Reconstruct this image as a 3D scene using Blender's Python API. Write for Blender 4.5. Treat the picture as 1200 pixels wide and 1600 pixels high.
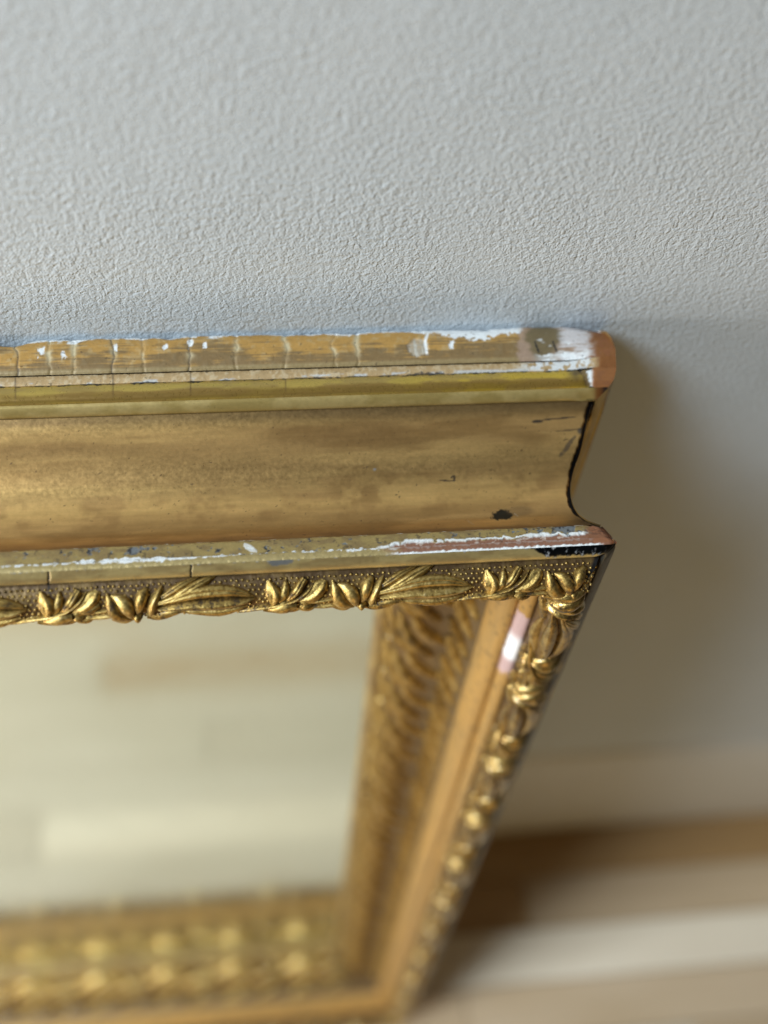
import bpy, math
import numpy as np
from mathutils import Matrix, Vector

# ------------------------------------------------------------------ clear
for o in list(bpy.data.objects):
    bpy.data.objects.remove(o)
S = bpy.context.scene
COL = S.collection
R = math.radians

# ------------------------------------------------------------------ camera
# world: X to the right along the wall, Y into the wall (wall face at 0), Z up (floor at 0)
CAM = Vector((-0.1295, -0.2746, 1.2265))
AX = ((0.992756, -0.043139, 0.112134),      # rows: world axes written in lens axes (right, down, forward)
      (-0.092543, -0.869772, 0.484699),
      (0.076622, -0.491565, -0.867463))
cam = bpy.data.cameras.new('camera')
cam_o = bpy.data.objects.new('camera', cam)
COL.objects.link(cam_o)
M = Matrix.Identity(4)
for i in range(3):
    M[i][0] = AX[i][0]
    M[i][1] = -AX[i][1]
    M[i][2] = -AX[i][2]
    M[i][3] = CAM[i]
cam_o.matrix_world = M
cam.sensor_fit = 'VERTICAL'
cam.sensor_height = 36.0
cam.sensor_width = 27.0
cam.lens = 36.0 * 1700 / 1600
cam.clip_start = 0.02
cam.clip_end = 50
cam.dof.use_dof = True
cam.dof.focus_distance = 0.405
cam.dof.aperture_fstop = 38.25 / 12.5
cam.dof.aperture_blades = 0
S.camera = cam_o
S.render.resolution_x = 768
S.render.resolution_y = 1024

# ------------------------------------------------------------------ light
world = bpy.data.worlds.new('World')
S.world = world
world.use_nodes = True
bg = world.node_tree.nodes['Background']
bg.inputs['Color'].default_value = (1.0, 0.82, 0.58, 1)
bg.inputs['Strength'].default_value = 0.03

def area(name, loc, target, sx, sy, power, color):
    l = bpy.data.lights.new(name, 'AREA')
    l.shape = 'RECTANGLE'
    l.size, l.size_y = sx, sy
    l.energy = power
    l.color = color
    o = bpy.data.objects.new(name, l)
    COL.objects.link(o)
    o.location = loc
    d = Vector(target) - Vector(loc)
    o.rotation_euler = d.to_track_quat('-Z', 'Y').to_euler()
    return o

# daylight from the window on the left, warm light coming back from the sunlit room in front
area('window_light', (-1.66, -0.74, 2.50), (0.05, -0.05, 0.75), 0.85, 0.85, 76, (0.76, 0.90, 1.0))
# added fill lamp for the window's low light: warm, almost level with the frame's top
area('low_fill_light', (-1.40, -0.68, 0.81), (0.0, 0.0, 0.90), 0.55, 0.28, 16.5, (0.98, 0.905, 0.80))
area('room_light', (0.05, -1.9, 0.34), (0.0, 0.0, 0.80), 1.2, 0.35, 4.8, (1.0, 0.65, 0.22))

S.view_settings.view_transform = 'Standard'
S.view_settings.look = 'None'
S.view_settings.exposure = 0.0
S.view_settings.gamma = 1.0
S.view_settings.use_curve_mapping = False
S.render.engine = 'CYCLES'

# ------------------------------------------------------------------ helpers
rng = np.random.default_rng(7)

def fade(t):
    return t * t * (3 - 2 * t)

def vnoise(x, y, seed):
    x = np.asarray(x, float); y = np.asarray(y, float)
    tab = np.random.default_rng(seed).random((256, 256))
    xi = np.floor(x).astype(int); yi = np.floor(y).astype(int)
    fx = fade(x - xi); fy = fade(y - yi)
    a = tab[xi % 256, yi % 256]; b = tab[(xi + 1) % 256, yi % 256]
    c = tab[xi % 256, (yi + 1) % 256]; d = tab[(xi + 1) % 256, (yi + 1) % 256]
    return (a * (1 - fx) + b * fx) * (1 - fy) + (c * (1 - fx) + d * fx) * fy

def fbm(x, y, seed, oct=4):
    v = 0; amp = 0.5; tot = 0
    for k in range(oct):
        v = v + amp * vnoise(x * 2 ** k, y * 2 ** k, seed + k)
        tot += amp; amp *= 0.55
    return v / tot

def ss(a, b, x):
    t = np.clip((np.asarray(x, float) - a) / (b - a), 0, 1)
    return t * t * (3 - 2 * t)

def bump1(x, c, w):
    return np.exp(-((x - c) / w) ** 2)

def mixc(c, col, k):
    k = np.clip(k, 0, 1)[..., None]
    return c * (1 - k) + np.array(col) * k

def mesh_from(name, V, F, mat, attrs=None, smooth=True):
    me = bpy.data.meshes.new(name)
    V = np.asarray(V, np.float32)
    F = np.asarray(F, np.int32)
    n = F.shape[1]
    me.vertices.add(len(V)); me.vertices.foreach_set('co', V.ravel())
    me.loops.add(F.size); me.loops.foreach_set('vertex_index', F.ravel())
    me.polygons.add(len(F))
    me.polygons.foreach_set('loop_start', np.arange(0, F.size, n, dtype=np.int32))
    me.polygons.foreach_set('loop_total', np.full(len(F), n, np.int32))
    me.polygons.foreach_set('use_smooth', np.full(len(F), smooth))
    if attrs:
        for k, v in attrs.items():
            if v.ndim == 2:
                a = me.attributes.new(k, 'FLOAT_COLOR', 'POINT')
                a.data.foreach_set('color', np.concatenate([v, np.ones((len(v), 1))], 1).astype(np.float32).ravel())
            else:
                a = me.attributes.new(k, 'FLOAT', 'POINT')
                a.data.foreach_set('value', v.astype(np.float32))
    me.update(calc_edges=True)
    me.validate()
    if mat: me.materials.append(mat)
    return me

def obj(name, me, parent=None):
    o = bpy.data.objects.new(name, me)
    COL.objects.link(o)
    if parent is not None: o.parent = parent
    return o

def boxmesh(name, x0, x1, y0, y1, z0, z1, mat, bev=0.0):
    import bmesh
    bm = bmesh.new()
    bmesh.ops.create_cube(bm, size=1)
    for v in bm.verts:
        v.co = Vector(((x0 + x1) / 2 + v.co.x * (x1 - x0), (y0 + y1) / 2 + v.co.y * (y1 - y0), (z0 + z1) / 2 + v.co.z * (z1 - z0)))
    if bev:
        bmesh.ops.bevel(bm, geom=list(bm.edges), offset=bev, segments=1, affect='EDGES')
    me = bpy.data.meshes.new(name)
    bm.to_mesh(me); bm.free()
    me.materials.append(mat)
    return me

# ------------------------------------------------------------------ materials
def newmat(name):
    m = bpy.data.materials.new(name)
    m.use_nodes = True
    nt = m.node_tree
    b = nt.nodes['Principled BSDF']
    return m, nt, b

def N(nt, t, **kw):
    n = nt.nodes.new(t)
    for k, v in kw.items():
        if hasattr(n, k): setattr(n, k, v)
    return n

def noise(nt, coord, scale, detail=3, rough=0.5, dist=0.0):
    n = nt.nodes.new('ShaderNodeTexNoise')
    n.inputs['Scale'].default_value = scale
    n.inputs['Detail'].default_value = detail
    n.inputs['Roughness'].default_value = rough
    n.inputs['Distortion'].default_value = dist
    nt.links.new(coord, n.inputs['Vector'])
    return n.outputs['Fac']

def mathn(nt, op, a, b=None, c=None):
    n = nt.nodes.new('ShaderNodeMath'); n.operation = op
    for i, v in enumerate((a, b, c)):
        if v is None: continue
        if isinstance(v, (int, float)): n.inputs[i].default_value = v
        else: nt.links.new(v, n.inputs[i])
    return n.outputs[0]

def ramp(nt, fac, stops):
    n = nt.nodes.new('ShaderNodeValToRGB')
    e = n.color_ramp.elements
    while len(e) < len(stops): e.new(0.5)
    for i, (p, c) in enumerate(stops):
        e[i].position = p; e[i].color = (*c, 1) if len(c) == 3 else c
    nt.links.new(fac, n.inputs['Fac'])
    return n.outputs['Color']

def mapping(nt, scale):
    tc = nt.nodes.new('ShaderNodeTexCoord')
    mp = nt.nodes.new('ShaderNodeMapping')
    mp.inputs['Scale'].default_value = scale
    nt.links.new(tc.outputs['Object'], mp.inputs['Vector'])
    return mp.outputs['Vector']

def bumpn(nt, h, strength, dist, prev=None):
    n = nt.nodes.new('ShaderNodeBump')
    n.inputs['Strength'].default_value = strength
    n.inputs['Distance'].default_value = dist
    nt.links.new(h, n.inputs['Height'])
    if prev is not None: nt.links.new(prev, n.inputs['Normal'])
    return n.outputs['Normal']

# painted wall with orange-peel roller texture
def make_wall_mat():
    m, nt, b = newmat('grey_wall_paint')
    v = mapping(nt, (1, 1, 1))
    n1 = noise(nt, v, 470, 2.0, 0.5, 0.4)
    n2 = noise(nt, v, 1100, 1.0, 0.5, 0.2)
    n3 = noise(nt, v, 9, 3, 0.5)
    h = mathn(nt, 'MULTIPLY_ADD', n2, 0.42, n1)
    h = mathn(nt, 'MULTIPLY', h, mathn(nt, 'MULTIPLY_ADD', noise(nt, v, 30, 3), 1.0, 0.5))
    h = mathn(nt, 'MULTIPLY_ADD', noise(nt, v, 90, 2), 0.35, h)
    nt.links.new(bumpn(nt, h, 1.0, 0.00068), b.inputs['Normal'])
    nt.links.new(ramp(nt, n3, [(0.3, (0.495, 0.545, 0.592)), (0.7, (0.53, 0.572, 0.612))]), b.inputs['Base Color'])
    b.inputs['Roughness'].default_value = 0.52
    b.inputs['Specular IOR Level'].default_value = 0.4
    return m

def make_trim_mat():
    m, nt, b = newmat('white_trim_paint')
    v = mapping(nt, (1, 1, 1))
    nt.links.new(bumpn(nt, noise(nt, v, 120, 2), 0.3, 0.0006), b.inputs['Normal'])
    b.inputs['Base Color'].default_value = (0.56, 0.55, 0.52, 1)
    b.inputs['Roughness'].default_value = 0.42
    return m

def make_plank_mat(name, c0, c1, c2):
    m, nt, b = newmat(name)
    tc = nt.nodes.new('ShaderNodeTexCoord')
    oi = nt.nodes.new('ShaderNodeObjectInfo')
    add = nt.nodes.new('ShaderNodeVectorMath'); add.operation = 'ADD'
    cmb = nt.nodes.new('ShaderNodeCombineXYZ')
    nt.links.new(mathn(nt, 'MULTIPLY', oi.outputs['Random'], 37.0), cmb.inputs[0])
    nt.links.new(mathn(nt, 'MULTIPLY', oi.outputs['Random'], 11.0), cmb.inputs[1])
    nt.links.new(tc.outputs['Object'], add.inputs[0]); nt.links.new(cmb.outputs[0], add.inputs[1])
    mp = nt.nodes.new('ShaderNodeMapping'); mp.inputs['Scale'].default_value = (6, 120, 60)
    nt.links.new(add.outputs[0], mp.inputs['Vector'])
    g = noise(nt, mp.outputs['Vector'], 1.0, 5, 0.6, 0.8)
    mp2 = nt.nodes.new('ShaderNodeMapping'); mp2.inputs['Scale'].default_value = (2.5, 14, 14)
    nt.links.new(add.outputs[0], mp2.inputs['Vector'])
    g2 = noise(nt, mp2.outputs['Vector'], 1.0, 3, 0.5, 1.2)
    f = mathn(nt, 'MULTIPLY_ADD', g2, 0.55, mathn(nt, 'MULTIPLY', g, 0.45))
    f = mathn(nt, 'MULTIPLY_ADD', oi.outputs['Random'], 0.16, mathn(nt, 'SUBTRACT', f, 0.08))
    nt.links.new(ramp(nt, f, [(0.30, c0), (0.52, c1), (0.72, c2)]), b.inputs['Base Color'])
    nt.links.new(bumpn(nt, g, 0.25, 0.0004), b.inputs['Normal'])
    b.inputs['Roughness'].default_value = 0.42
    b.inputs['Specular IOR Level'].default_value = 0.35
    return m

# gilding: colour, metalness, gloss come from wear attributes on the carved mouldings
def make_gilt_mat(name, fine=900, streak=False, bmp=0.35):
    m, nt, b = newmat(name)
    at = nt.nodes.new('ShaderNodeAttribute'); at.attribute_name = 'col'
    am = nt.nodes.new('ShaderNodeAttribute'); am.attribute_name = 'metal'
    ar = nt.nodes.new('ShaderNodeAttribute'); ar.attribute_name = 'rough'
    v = mapping(nt, (1, 1, 1))
    vs = mapping(nt, (0.10, 1, 1))
    n1 = noise(nt, v, fine, 4, 0.6)
    n2 = noise(nt, vs, 420, 4, 0.6, 0.4)
    k = mathn(nt, 'MULTIPLY_ADD', n1, 0.22 if streak else 0.42, 0.89 if streak else 0.79)
    k = mathn(nt, 'MULTIPLY', k, mathn(nt, 'MULTIPLY_ADD', n2, 0.34 if streak else 0.2, 0.83 if streak else 0.9))
    mx = nt.nodes.new('ShaderNodeVectorMath'); mx.operation = 'SCALE'
    nt.links.new(at.outputs['Color'], mx.inputs[0]); nt.links.new(k, mx.inputs['Scale'])
    # fine dark flecks where the bronze paint has rubbed through
    sp = noise(nt, v, 520, 2, 0.5)
    spm = ramp(nt, sp, [(0.685, (0, 0, 0)), (0.73, (1, 1, 1))])
    fl = nt.nodes.new('ShaderNodeMix'); fl.data_type = 'RGBA'
    nt.links.new(mathn(nt, 'MULTIPLY', spm, 0.22 if streak else 0.55), fl.inputs[0])
    nt.links.new(mx.outputs[0], fl.inputs[6]); fl.inputs[7].default_value = (0.07, 0.045, 0.025, 1)
    nt.links.new(fl.outputs[2], b.inputs['Base Color'])
    nt.links.new(am.outputs['Fac'], b.inputs['Metallic'])
    nt.links.new(mathn(nt, 'ADD', ar.outputs['Fac'], mathn(nt, 'MULTIPLY_ADD', n1, 0.24, -0.12)), b.inputs['Roughness'])
    h = mathn(nt, 'MULTIPLY_ADD', n2, 0.5, n1)
    nt.links.new(bumpn(nt, h, bmp, 0.00035), b.inputs['Normal'])
    return m

def make_ornament_mat(name, bright=1.0, coat=0.12, r0=0.27):
    m, nt, b = newmat(name)
    v = mapping(nt, (1, 1, 1))
    oi = nt.nodes.new('ShaderNodeObjectInfo')
    n1 = noise(nt, v, 260, 4, 0.6)
    n2 = noise(nt, v, 1100, 3, 0.6)
    f = mathn(nt, 'MULTIPLY_ADD', n2, 0.45, mathn(nt, 'MULTIPLY', n1, 0.6))
    f = mathn(nt, 'ADD', f, mathn(nt, 'MULTIPLY_ADD', oi.outputs['Random'], 0.10, -0.05))
    c = ramp(nt, f, [(0.39, (0.06, 0.034, 0.013)), (0.49, (0.36 * bright, 0.225 * bright, 0.062 * bright)), (0.61, (0.56 * bright, 0.385 * bright, 0.125 * bright)), (0.72, (0.70 * bright, 0.53 * bright, 0.25 * bright))])
    b.inputs['Coat Weight'].default_value = coat; b.inputs['Coat Roughness'].default_value = 0.12
    nt.links.new(c, b.inputs['Base Color'])
    nt.links.new(ramp(nt, f, [(0.34, (0.2,) * 3), (0.46, (0.86,) * 3)]), b.inputs['Metallic'])
    nt.links.new(mathn(nt, 'MULTIPLY_ADD', n2, 0.35, r0), b.inputs['Roughness'])
    nt.links.new(bumpn(nt, f, 0.6, 0.0007), b.inputs['Normal'])
    return m

MW = make_wall_mat()
MT = make_trim_mat()
MP = [make_plank_mat('oak_plank_mid', (0.45, 0.325, 0.20), (0.54, 0.405, 0.26), (0.60, 0.465, 0.32)),
      make_plank_mat('oak_plank_pale', (0.72, 0.615, 0.47), (0.79, 0.69, 0.545), (0.83, 0.745, 0.61)),
      make_plank_mat('oak_plank_tan', (0.33, 0.19, 0.075), (0.42, 0.26, 0.115), (0.49, 0.33, 0.165)),
      make_plank_mat('oak_plank_light', (0.50, 0.42, 0.31), (0.58, 0.50, 0.385), (0.64, 0.56, 0.45))]
MG = make_gilt_mat('worn_gilding')
MGS = make_gilt_mat('streaked_bronze_gilding', 700, True, 0.09)
MO = make_ornament_mat('burnished_ornament_gilding', 0.95)
MO2 = make_ornament_mat('dull_ornament_gilding', 0.82, 0.25, 0.26)
MO4 = make_ornament_mat('shade_toned_ornament_gilding', 0.80, 0.15, 0.32)  # toned down for leaves in the shaded recess by the ribs
MO3 = make_ornament_mat('glossy_ornament_gilding', 0.82, 0.55, 0.18)

def make_flat(name, c, rough, metal=0.0):
    m, nt, b = newmat(name)
    v = mapping(nt, (1, 1, 1))
    n = noise(nt, v, 300, 3)
    k = ramp(nt, n, [(0.3, tuple(x * 0.8 for x in c)), (0.7, tuple(min(1, x * 1.15) for x in c))])
    nt.links.new(k, b.inputs['Base Color'])
    b.inputs['Roughness'].default_value = rough
    b.inputs['Metallic'].default_value = metal
    return m

MBACK = make_flat('bare_back_wood', (0.20, 0.11, 0.055), 0.8)
MSUB = make_flat('floor_underlay', (0.06, 0.04, 0.025), 0.9)

mm_, nt_, b_ = newmat('old_mirror_silver')
v_ = mapping(nt_, (1, 1, 1))
nt_.links.new(ramp(nt_, noise(nt_, v_, 14, 3), [(0.3, (0.80, 0.84, 0.745)), (0.7, (0.83, 0.865, 0.77))]), b_.inputs['Base Color'])
b_.inputs['Metallic'].default_value = 1.0
nt_.links.new(ramp(nt_, noise(nt_, v_, 30, 4), [(0.35, (0.09,) * 3), (0.75, (0.14,) * 3)]), b_.inputs['Roughness'])
MGLASS = mm_

# ------------------------------------------------------------------ wall, skirting, floor
wall = obj('wall', mesh_from('wall', [(-2.2, 0, -0.02), (2.0, 0, -0.02), (2.0, 0, 2.3), (-2.2, 0, 2.3), (-2.2, 0.1, -0.02), (2.0, 0.1, -0.02), (2.0, 0.1, 2.3), (-2.2, 0.1, 2.3)],
           [(0, 1, 2, 3), (5, 4, 7, 6), (3, 2, 6, 7), (1, 5, 6, 2), (4, 0, 3, 7)], MW, smooth=False))
wall['kind'] = 'structure'; wall['label'] = 'pale grey wall with orange peel roller texture'; wall['category'] = 'wall'

# skirting board: moulded profile (y out from the wall, z up)
sk = [(0.001, 0.002), (-0.009, 0.002), (-0.009, 0.150), (-0.0086, 0.205), (-0.0078, 0.225), (-0.0066, 0.242), (-0.0048, 0.256), (-0.0026, 0.265), (0.001, 0.270)]
V = [(x, y, z) for x in (-2.2, 2.0) for (y, z) in sk]
k = len(sk)
F = [(i, i + 1, k + i + 1, k + i) for i in range(k - 1)]
sb = obj('skirting_board', mesh_from('skirting_board', V, F, MT, smooth=False))
sb['kind'] = 'structure'; sb['label'] = 'moulded off-white skirting board along the foot of the wall'; sb['category'] = 'skirting board'

floor = obj('floor', boxmesh('floor', -2.2, 2.0, -2.6, 0.09, -0.06, -0.012, MSUB))
floor['kind'] = 'structure'; floor['label'] = 'pale strip-wood floor running along the wall'; floor['category'] = 'floor'
PW = 0.053
plank_cache = {}
def plank(x0, x1, row, mat):
    ln = round(x1 - x0, 3)
    key = (ln, mat)
    if key not in plank_cache:
        plank_cache[key] = boxmesh('plank', 0, ln - 0.0012, -PW + 0.0011, 0, -0.0117, 0, MP[mat], 0.0007)
    o = obj('plank', plank_cache[key], floor)
    o.location = (x0, -0.006 - PW * row if row >= 0 else 0.047, 0)
    return o
for row in range(-1, 38):
    x = -2.2 + rng.random() * 0.5
    cuts = [-2.2, x]
    while cuts[-1] < 2.0: cuts.append(cuts[-1] + rng.choice([0.55, 0.72, 0.9, 1.1]))
    mats = None
    if row == 2: cuts, mats = [-2.2, -1.3, -0.45, 0.02, 1.0, 2.0], [0, 2, 0, 1, 0]
    if row == 5: cuts, mats = [-2.2, -1.4, -0.39, 0.5, 1.3, 2.0], [0, 3, 1, 0, 0]
    if row == 9: cuts, mats = [-2.2, -1.2, -0.335, 0.6, 1.3, 2.0], [0, 3, 0, 3, 0]
    if row in (6, 7, 8, 10, 11, 12): mats = [int(rng.choice([0, 3, 3])) for _ in cuts]
    if row == 4: cuts, mats = [-2.2, -1.3, 0.3, 2.0], [0, 3, 0]
    if row == 3: cuts, mats = [-2.2, -1.0, 0.06, 0.9, 2.0], [0, 0, 0, 2]
    if row in (0, 1): cuts, mats = ([-2.2, -0.9 + 0.2 * row, 0.03 + 0.11 * row, 1.0, 2.0], [0, 2, 2 if row == 0 else 0, 0])  # row by the wall: frame's floor shadow deepened with tan plank colour
    for i in range(len(cuts) - 1):
        a, b = cuts[i], min(cuts[i + 1], 2.0)
        if b - a < 0.03: continue
        mt = mats[i] if mats else int(rng.choice([0, 0, 0, 1, 2]))
        plank(a, b, row, mt)

# ------------------------------------------------------------------ the framed mirror
# rail coordinates: X along the rail, h outward from the lip line, d forward (towards the viewer) of the lip line; millimetres in profiles
LEAN = R(5.9)
LW, LH = 0.62, 0.860                 # lip to lip
HB, DB = 0.0145, -0.0985             # outermost back edge
mirror = bpy.data.objects.new('framed_mirror', None)
COL.objects.link(mirror)
mirror.location = (-LW / 2, -0.0914, 0.0012)
mirror.rotation_euler = (-LEAN, 0, 0)
mirror['label'] = 'worn gilt framed mirror with leaf ornament leaning against the grey wall'
mirror['category'] = 'mirror'
# mirror local: x right, y into the wall, z up the frame; origin = middle of the bottom back edge
Y0 = DB                               # local y of the lip plane (back edge is y = 0)
ZB = HB                               # local z of the bottom lip line
ZT = HB + LH

def rail_empty(kind, name):
    o = bpy.data.objects.new(name, None)
    COL.objects.link(o); o.parent = mirror
    if kind == 'top':
        o.location = (0, Y0, ZT); o.rotation_euler = (0, 0, 0)
    elif kind == 'right':
        o.location = (LW / 2, Y0, (ZB + ZT) / 2); o.rotation_euler = (0, R(90), 0)
    elif kind == 'bottom':
        o.location = (0, Y0, ZB); o.rotation_euler = (0, R(180), 0)
    else:
        o.location = (-LW / 2, Y0, (ZB + ZT) / 2); o.rotation_euler = (0, R(-90), 0)
    return o

def resample(pts, step):
    P = np.array(pts, float)
    seg = np.linalg.norm(np.diff(P, axis=0), axis=1)
    L = np.concatenate([[0], np.cumsum(seg)])
    # Catmull-Rom through the points
    n = max(int(L[-1] / step), 2)
    T = np.linspace(0, L[-1], n + 1)
    out = []
    for t in T:
        i = min(np.searchsorted(L, t, side='right') - 1, len(P) - 2)
        f = (t - L[i]) / seg[i]
        p0 = P[max(i - 1, 0)]; p1 = P[i]; p2 = P[i + 1]; p3 = P[min(i + 2, len(P) - 1)]
        l1 = seg[i]; la = seg[i - 1] if i > 0 else l1; lb = seg[i + 1] if i + 1 < len(seg) else l1
        m1 = ((p2 - p0) / (l1 + la) if i > 0 else (p2 - p1) / l1) * l1
        m2 = ((p3 - p1) / (l1 + lb) if i + 2 < len(P) else (p2 - p1) / l1) * l1
        h00 = 2 * f ** 3 - 3 * f ** 2 + 1; h10 = f ** 3 - 2 * f ** 2 + f
        h01 = -2 * f ** 3 + 3 * f ** 2; h11 = f ** 3 - f ** 2
        out.append(h00 * p1 + h10 * m1 + h01 * p2 + h11 * m2)
    return np.array(out), T / L[-1], L[-1]

def normals(P):
    t = np.gradient(P, axis=0)
    n = np.stack([t[:, 1], -t[:, 0]], 1)          # profile runs back to front / outside to inside: normal on the left hand
    return n / (np.linalg.norm(n, axis=1, keepdims=True) + 1e-9)

def ruler(s, h, d):
    """distance s (mm) from the corner, read off on the photo's 1200-unit-wide tape laid along this line of the frame"""
    x0 = 85.765 + 0.0667 * h + 0.0999 * d
    z0 = 400.0 - 0.8130 * h - 0.5713 * d
    return 600 + 1700 * (x0 + 0.99276 * s) / (z0 + 0.11213 * s)

def band(name, kind, parent, prof, paint, step=0.4, along=0.35, mat=None, seed=0):
    P, w, L = resample(prof, step)
    Nn = normals(P)
    Ln = (LW if kind in ('top', 'bottom') else LH) * 1000
    if kind == 'top':
        q = np.concatenate([[-Ln], np.arange(-Ln + 20, -270, 12.0), np.arange(-262, -0.01, along), [0.0]])
    elif kind == 'right':
        # corner at the upper end: q measured from it downwards
        q = -np.concatenate([np.arange(0, 200, along * 2.2), np.arange(200, Ln - 3, 2.5), [Ln]])[::-1]
    else:
        q = -np.concatenate([np.arange(0, Ln - 3, 5.0), [Ln]])[::-1]
    Q, I = np.meshgrid(q, np.arange(len(P)), indexing='ij')
    H = P[I, 0]; D = P[I, 1]
    if kind in ('top', 'right') and name in ('back_moulding', 'fillet', 'ovolo', 'flat_strip'):
        # mouldings worn to one smooth shoulder at the corner
        Hs = np.interp(D, [-99, -97, -94, -90, -84, -79, -74, -70, -67.5, -65.5], [8.0, 12.4, 14.4, 14.9, 14.6, 13.8, 13.0, 11.4, 8.6, 4.6])
        kk = ss(-13, -4, Q)
        H = H * (1 - kk) + Hs * kk
    near = np.clip(1 + Q / 30.0, 0, 1); far = np.clip(1 - (Q + Ln) / 30.0, 0, 1)
    s = Q + H * near - H * far
    X = ruler(s, H, D)
    W = np.broadcast_to(w[None, :], Q.shape)
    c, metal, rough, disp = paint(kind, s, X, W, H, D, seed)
    H2 = H + Nn[I, 0] * disp; D2 = D + Nn[I, 1] * disp
    if kind == 'right': xs = -(s + Ln / 2)       # upper corner lies at -X of this rail
    else: xs = s + Ln / 2
    V = np.stack([xs, -D2, H2], -1).reshape(-1, 3) / 1000
    nq, npf = Q.shape
    idx = np.arange(nq * npf).reshape(nq, npf)
    F = np.stack([idx[:-1, :-1], idx[1:, :-1], idx[1:, 1:], idx[:-1, 1:]], -1).reshape(-1, 4)
    if kind != 'right': F = F[:, ::-1]
    me = mesh_from(name, V, F, mat or MG, {'col': c.reshape(-1, 3), 'metal': metal.ravel(), 'rough': rough.ravel()})
    return obj(name, me, parent)

WHITE = (0.80, 0.79, 0.77); WOOD = (0.25, 0.092, 0.024); BLACK = (0.018, 0.016, 0.016); SLATE = (0.16, 0.18, 0.20)
CRACKS = [-38, 25, 78, 115, 177, 225, 298, 368, 446, 520, 556]

def full(s, v): return np.full(s.shape, float(v))

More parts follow.
